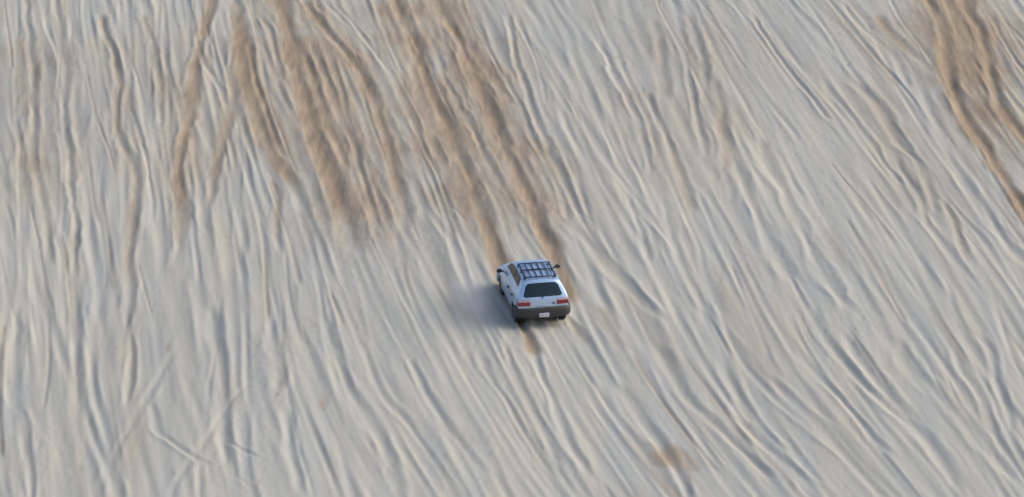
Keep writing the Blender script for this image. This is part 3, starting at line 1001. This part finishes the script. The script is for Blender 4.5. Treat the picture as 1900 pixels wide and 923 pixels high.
# roof rack: two side rails on feet, four lengthwise bars, three cross bars
rack = bpy.data.objects.new('roof_rack', None); C.objects.link(rack); rack.parent = car
def roof_h(x, s):
    i = int(np.argmin(abs(PR[:, 0] - s)))
    k = int(np.argmin(abs(strip[i, :, 0] - x)))
    return strip[i, k, 2]
RW = .475
S_A, S_B = .52, 1.80
for sx in (-1, 1):
    bm = bmesh.new()
    tube(bm, [(sx * RW, S_A - .03 - S0, roof_h(sx * RW, .6) + .06), (sx * RW, S_A + .05 - S0, 1.525), (sx * RW, 1.3 - S0, 1.537), (sx * RW, S_B - .05 - S0, 1.522), (sx * RW, S_B + .05 - S0, roof_h(sx * RW, 2.1) + .05)], .028, 10)
    rl = link('rack_rail', bm, BLACKM, rack)
    bm = bmesh.new()
    for s in (.64, 1.16, 1.7):
        box(bm, (sx * (RW + .015), s - S0, (roof_h(sx * RW, s) + 1.525) / 2), (.05, .09, 1.535 - roof_h(sx * RW, s) + .03))
    link_pieces('rack_foot', bm, BLACKM, rl, True, .008)
for k in range(4):
    x = RW * (-.6 + .4 * k)
    bm = bmesh.new(); tube(bm, [(x, S_A - S0, 1.522), (x, 1.3 - S0, 1.533), (x, S_B - S0, 1.520)], .018)
    link('rack_slat', bm, BLACKM, rack)
for s in (S_A + .02, 1.20, S_B - .02):
    bm = bmesh.new(); tube(bm, [(-RW, s - S0, 1.514), (0, s - S0, 1.519), (RW, s - S0, 1.514)], .020)
    link('rack_crossbar', bm, BLACKM, rack)

# ---- stand the car on the slope
rx, ry = unproject(1001, 590); rx, ry = float(rx), float(ry)
yaw = R(10.5)
fwd0 = np.array([-math.sin(yaw), math.cos(yaw)])
rgt0 = np.array([math.cos(yaw), math.sin(yaw)])
zz = []
for a in (0, AXLES[1] - AXLES[0]):
    for sx in (-WX, WX):
        p = np.array([rx, ry]) + fwd0 * a * .957 + rgt0 * sx
        zz.append((p[0], p[1], float(h0(p[0], p[1])) + float(sample(relief, p[0], p[1]))))
zz = np.array(zz)
rear_m, front_m = zz[:2].mean(0), zz[2:].mean(0)
f = Vector(front_m - rear_m).normalized()
r = Vector((zz[1] + zz[3] - zz[0] - zz[2])); r = (r - f * r.dot(f)).normalized()
u = r.cross(f)
M = Matrix((r, f, u)).transposed().to_4x4()
org = Vector(rear_m) + f * (S0 - AXLES[0]) + u * (.02)
M.translation = org
car.matrix_world = M

# ------------------------------------------------------------------ dust thrown up beside the wheels
def dust(px, py, rx_, ry_, rz_, dens, seed, label):
    x, y = unproject(px, py); x, y = float(x), float(y)
    bm = bmesh.new(); bmesh.ops.create_icosphere(bm, subdivisions=3, radius=1)
    o = link('dust_cloud', bm, bpy.data.materials.new('dust'), None)
    o.location = (x, y, float(h0(x, y)) + .25)
    o.rotation_euler = (R(17), 0, R(6))
    o.scale = (rx_, ry_, rz_)
    m = o.data.materials[0]; m.use_nodes = True
    N, L = m.node_tree.nodes, m.node_tree.links
    N.clear()
    out = N.new('ShaderNodeOutputMaterial'); pv = N.new('ShaderNodeVolumePrincipled')
    pv.inputs['Color'].default_value = (.93, .90, .92, 1); pv.inputs['Anisotropy'].default_value = .1
    tc = N.new('ShaderNodeTexCoord')
    ln = N.new('ShaderNodeVectorMath'); ln.operation = 'LENGTH'
    L.new(tc.outputs['Object'], ln.inputs[0])
    mr = N.new('ShaderNodeMapRange'); mr.interpolation_type = 'SMOOTHERSTEP'
    mr.inputs['From Min'].default_value = .98; mr.inputs['From Max'].default_value = .1; mr.inputs['To Min'].default_value = 0; mr.inputs['To Max'].default_value = 1
    L.new(ln.outputs['Value'], mr.inputs['Value'])
    ns = N.new('ShaderNodeTexNoise'); ns.inputs['Scale'].default_value = 2.2; ns.inputs['Detail'].default_value = 3
    mp = N.new('ShaderNodeMapping'); mp.inputs['Location'].default_value = (seed, 0, 0)
    L.new(tc.outputs['Object'], mp.inputs[0]); L.new(mp.outputs[0], ns.inputs['Vector'])
    m2 = N.new('ShaderNodeMapRange'); m2.inputs['From Min'].default_value = .3; m2.inputs['From Max'].default_value = .7
    L.new(ns.outputs['Fac'], m2.inputs['Value'])
    mu = N.new('ShaderNodeMath'); mu.operation = 'MULTIPLY'; L.new(mr.outputs[0], mu.inputs[0]); L.new(m2.outputs[0], mu.inputs[1])
    m3 = N.new('ShaderNodeMath'); m3.operation = 'MULTIPLY'; m3.inputs[1].default_value = dens; L.new(mu.outputs[0], m3.inputs[0])
    L.new(m3.outputs[0], pv.inputs['Density']); L.new(pv.outputs[0], out.inputs['Volume'])
    o['kind'] = 'stuff'; o['label'] = label; o['category'] = 'dust'


dust(880, 566, 1.05, 2.6, .75, .95, 3.0, 'thin mauve-grey dust kicked up on the left of the climbing car')

# ------------------------------------------------------------------ light
SUN_EL, SUN_AZ = R(38), R(85)          # azimuth from +y towards +x
sd = bpy.data.lights.new('sun', 'SUN'); sun = bpy.data.objects.new('sun', sd); C.objects.link(sun)
sd.energy = .85; sd.angle = R(58); sd.color = (1, .965, .90)
sv = Vector((math.sin(SUN_AZ) * math.cos(SUN_EL), math.cos(SUN_AZ) * math.cos(SUN_EL), math.sin(SUN_EL)))
sun.rotation_euler = sv.to_track_quat('Z', 'Y').to_euler()
sun.location = (60, -20, 60)
wd = bpy.data.worlds.new('World'); scn.world = wd; wd.use_nodes = True
N, L = wd.node_tree.nodes, wd.node_tree.links
sky = N.new('ShaderNodeTexSky'); sky.sky_type = 'NISHITA'; sky.sun_disc = False
sky.sun_elevation = SUN_EL; sky.sun_rotation = SUN_AZ
sky.dust_density = 3.5; sky.air_density = .85; sky.ozone_density = 1.0
L.new(sky.outputs[0], N['Background'].inputs['Color'])
N['Background'].inputs['Strength'].default_value = .15

vs = scn.view_settings
vs.view_transform = 'Standard'; vs.look = 'None'; vs.exposure = 0.26; vs.gamma = 1.0; vs.use_curve_mapping = False
scn.render.resolution_x, scn.render.resolution_y = 1024, 497
scn.cycles.use_denoising = True
scn.cycles.volume_bounces = 2
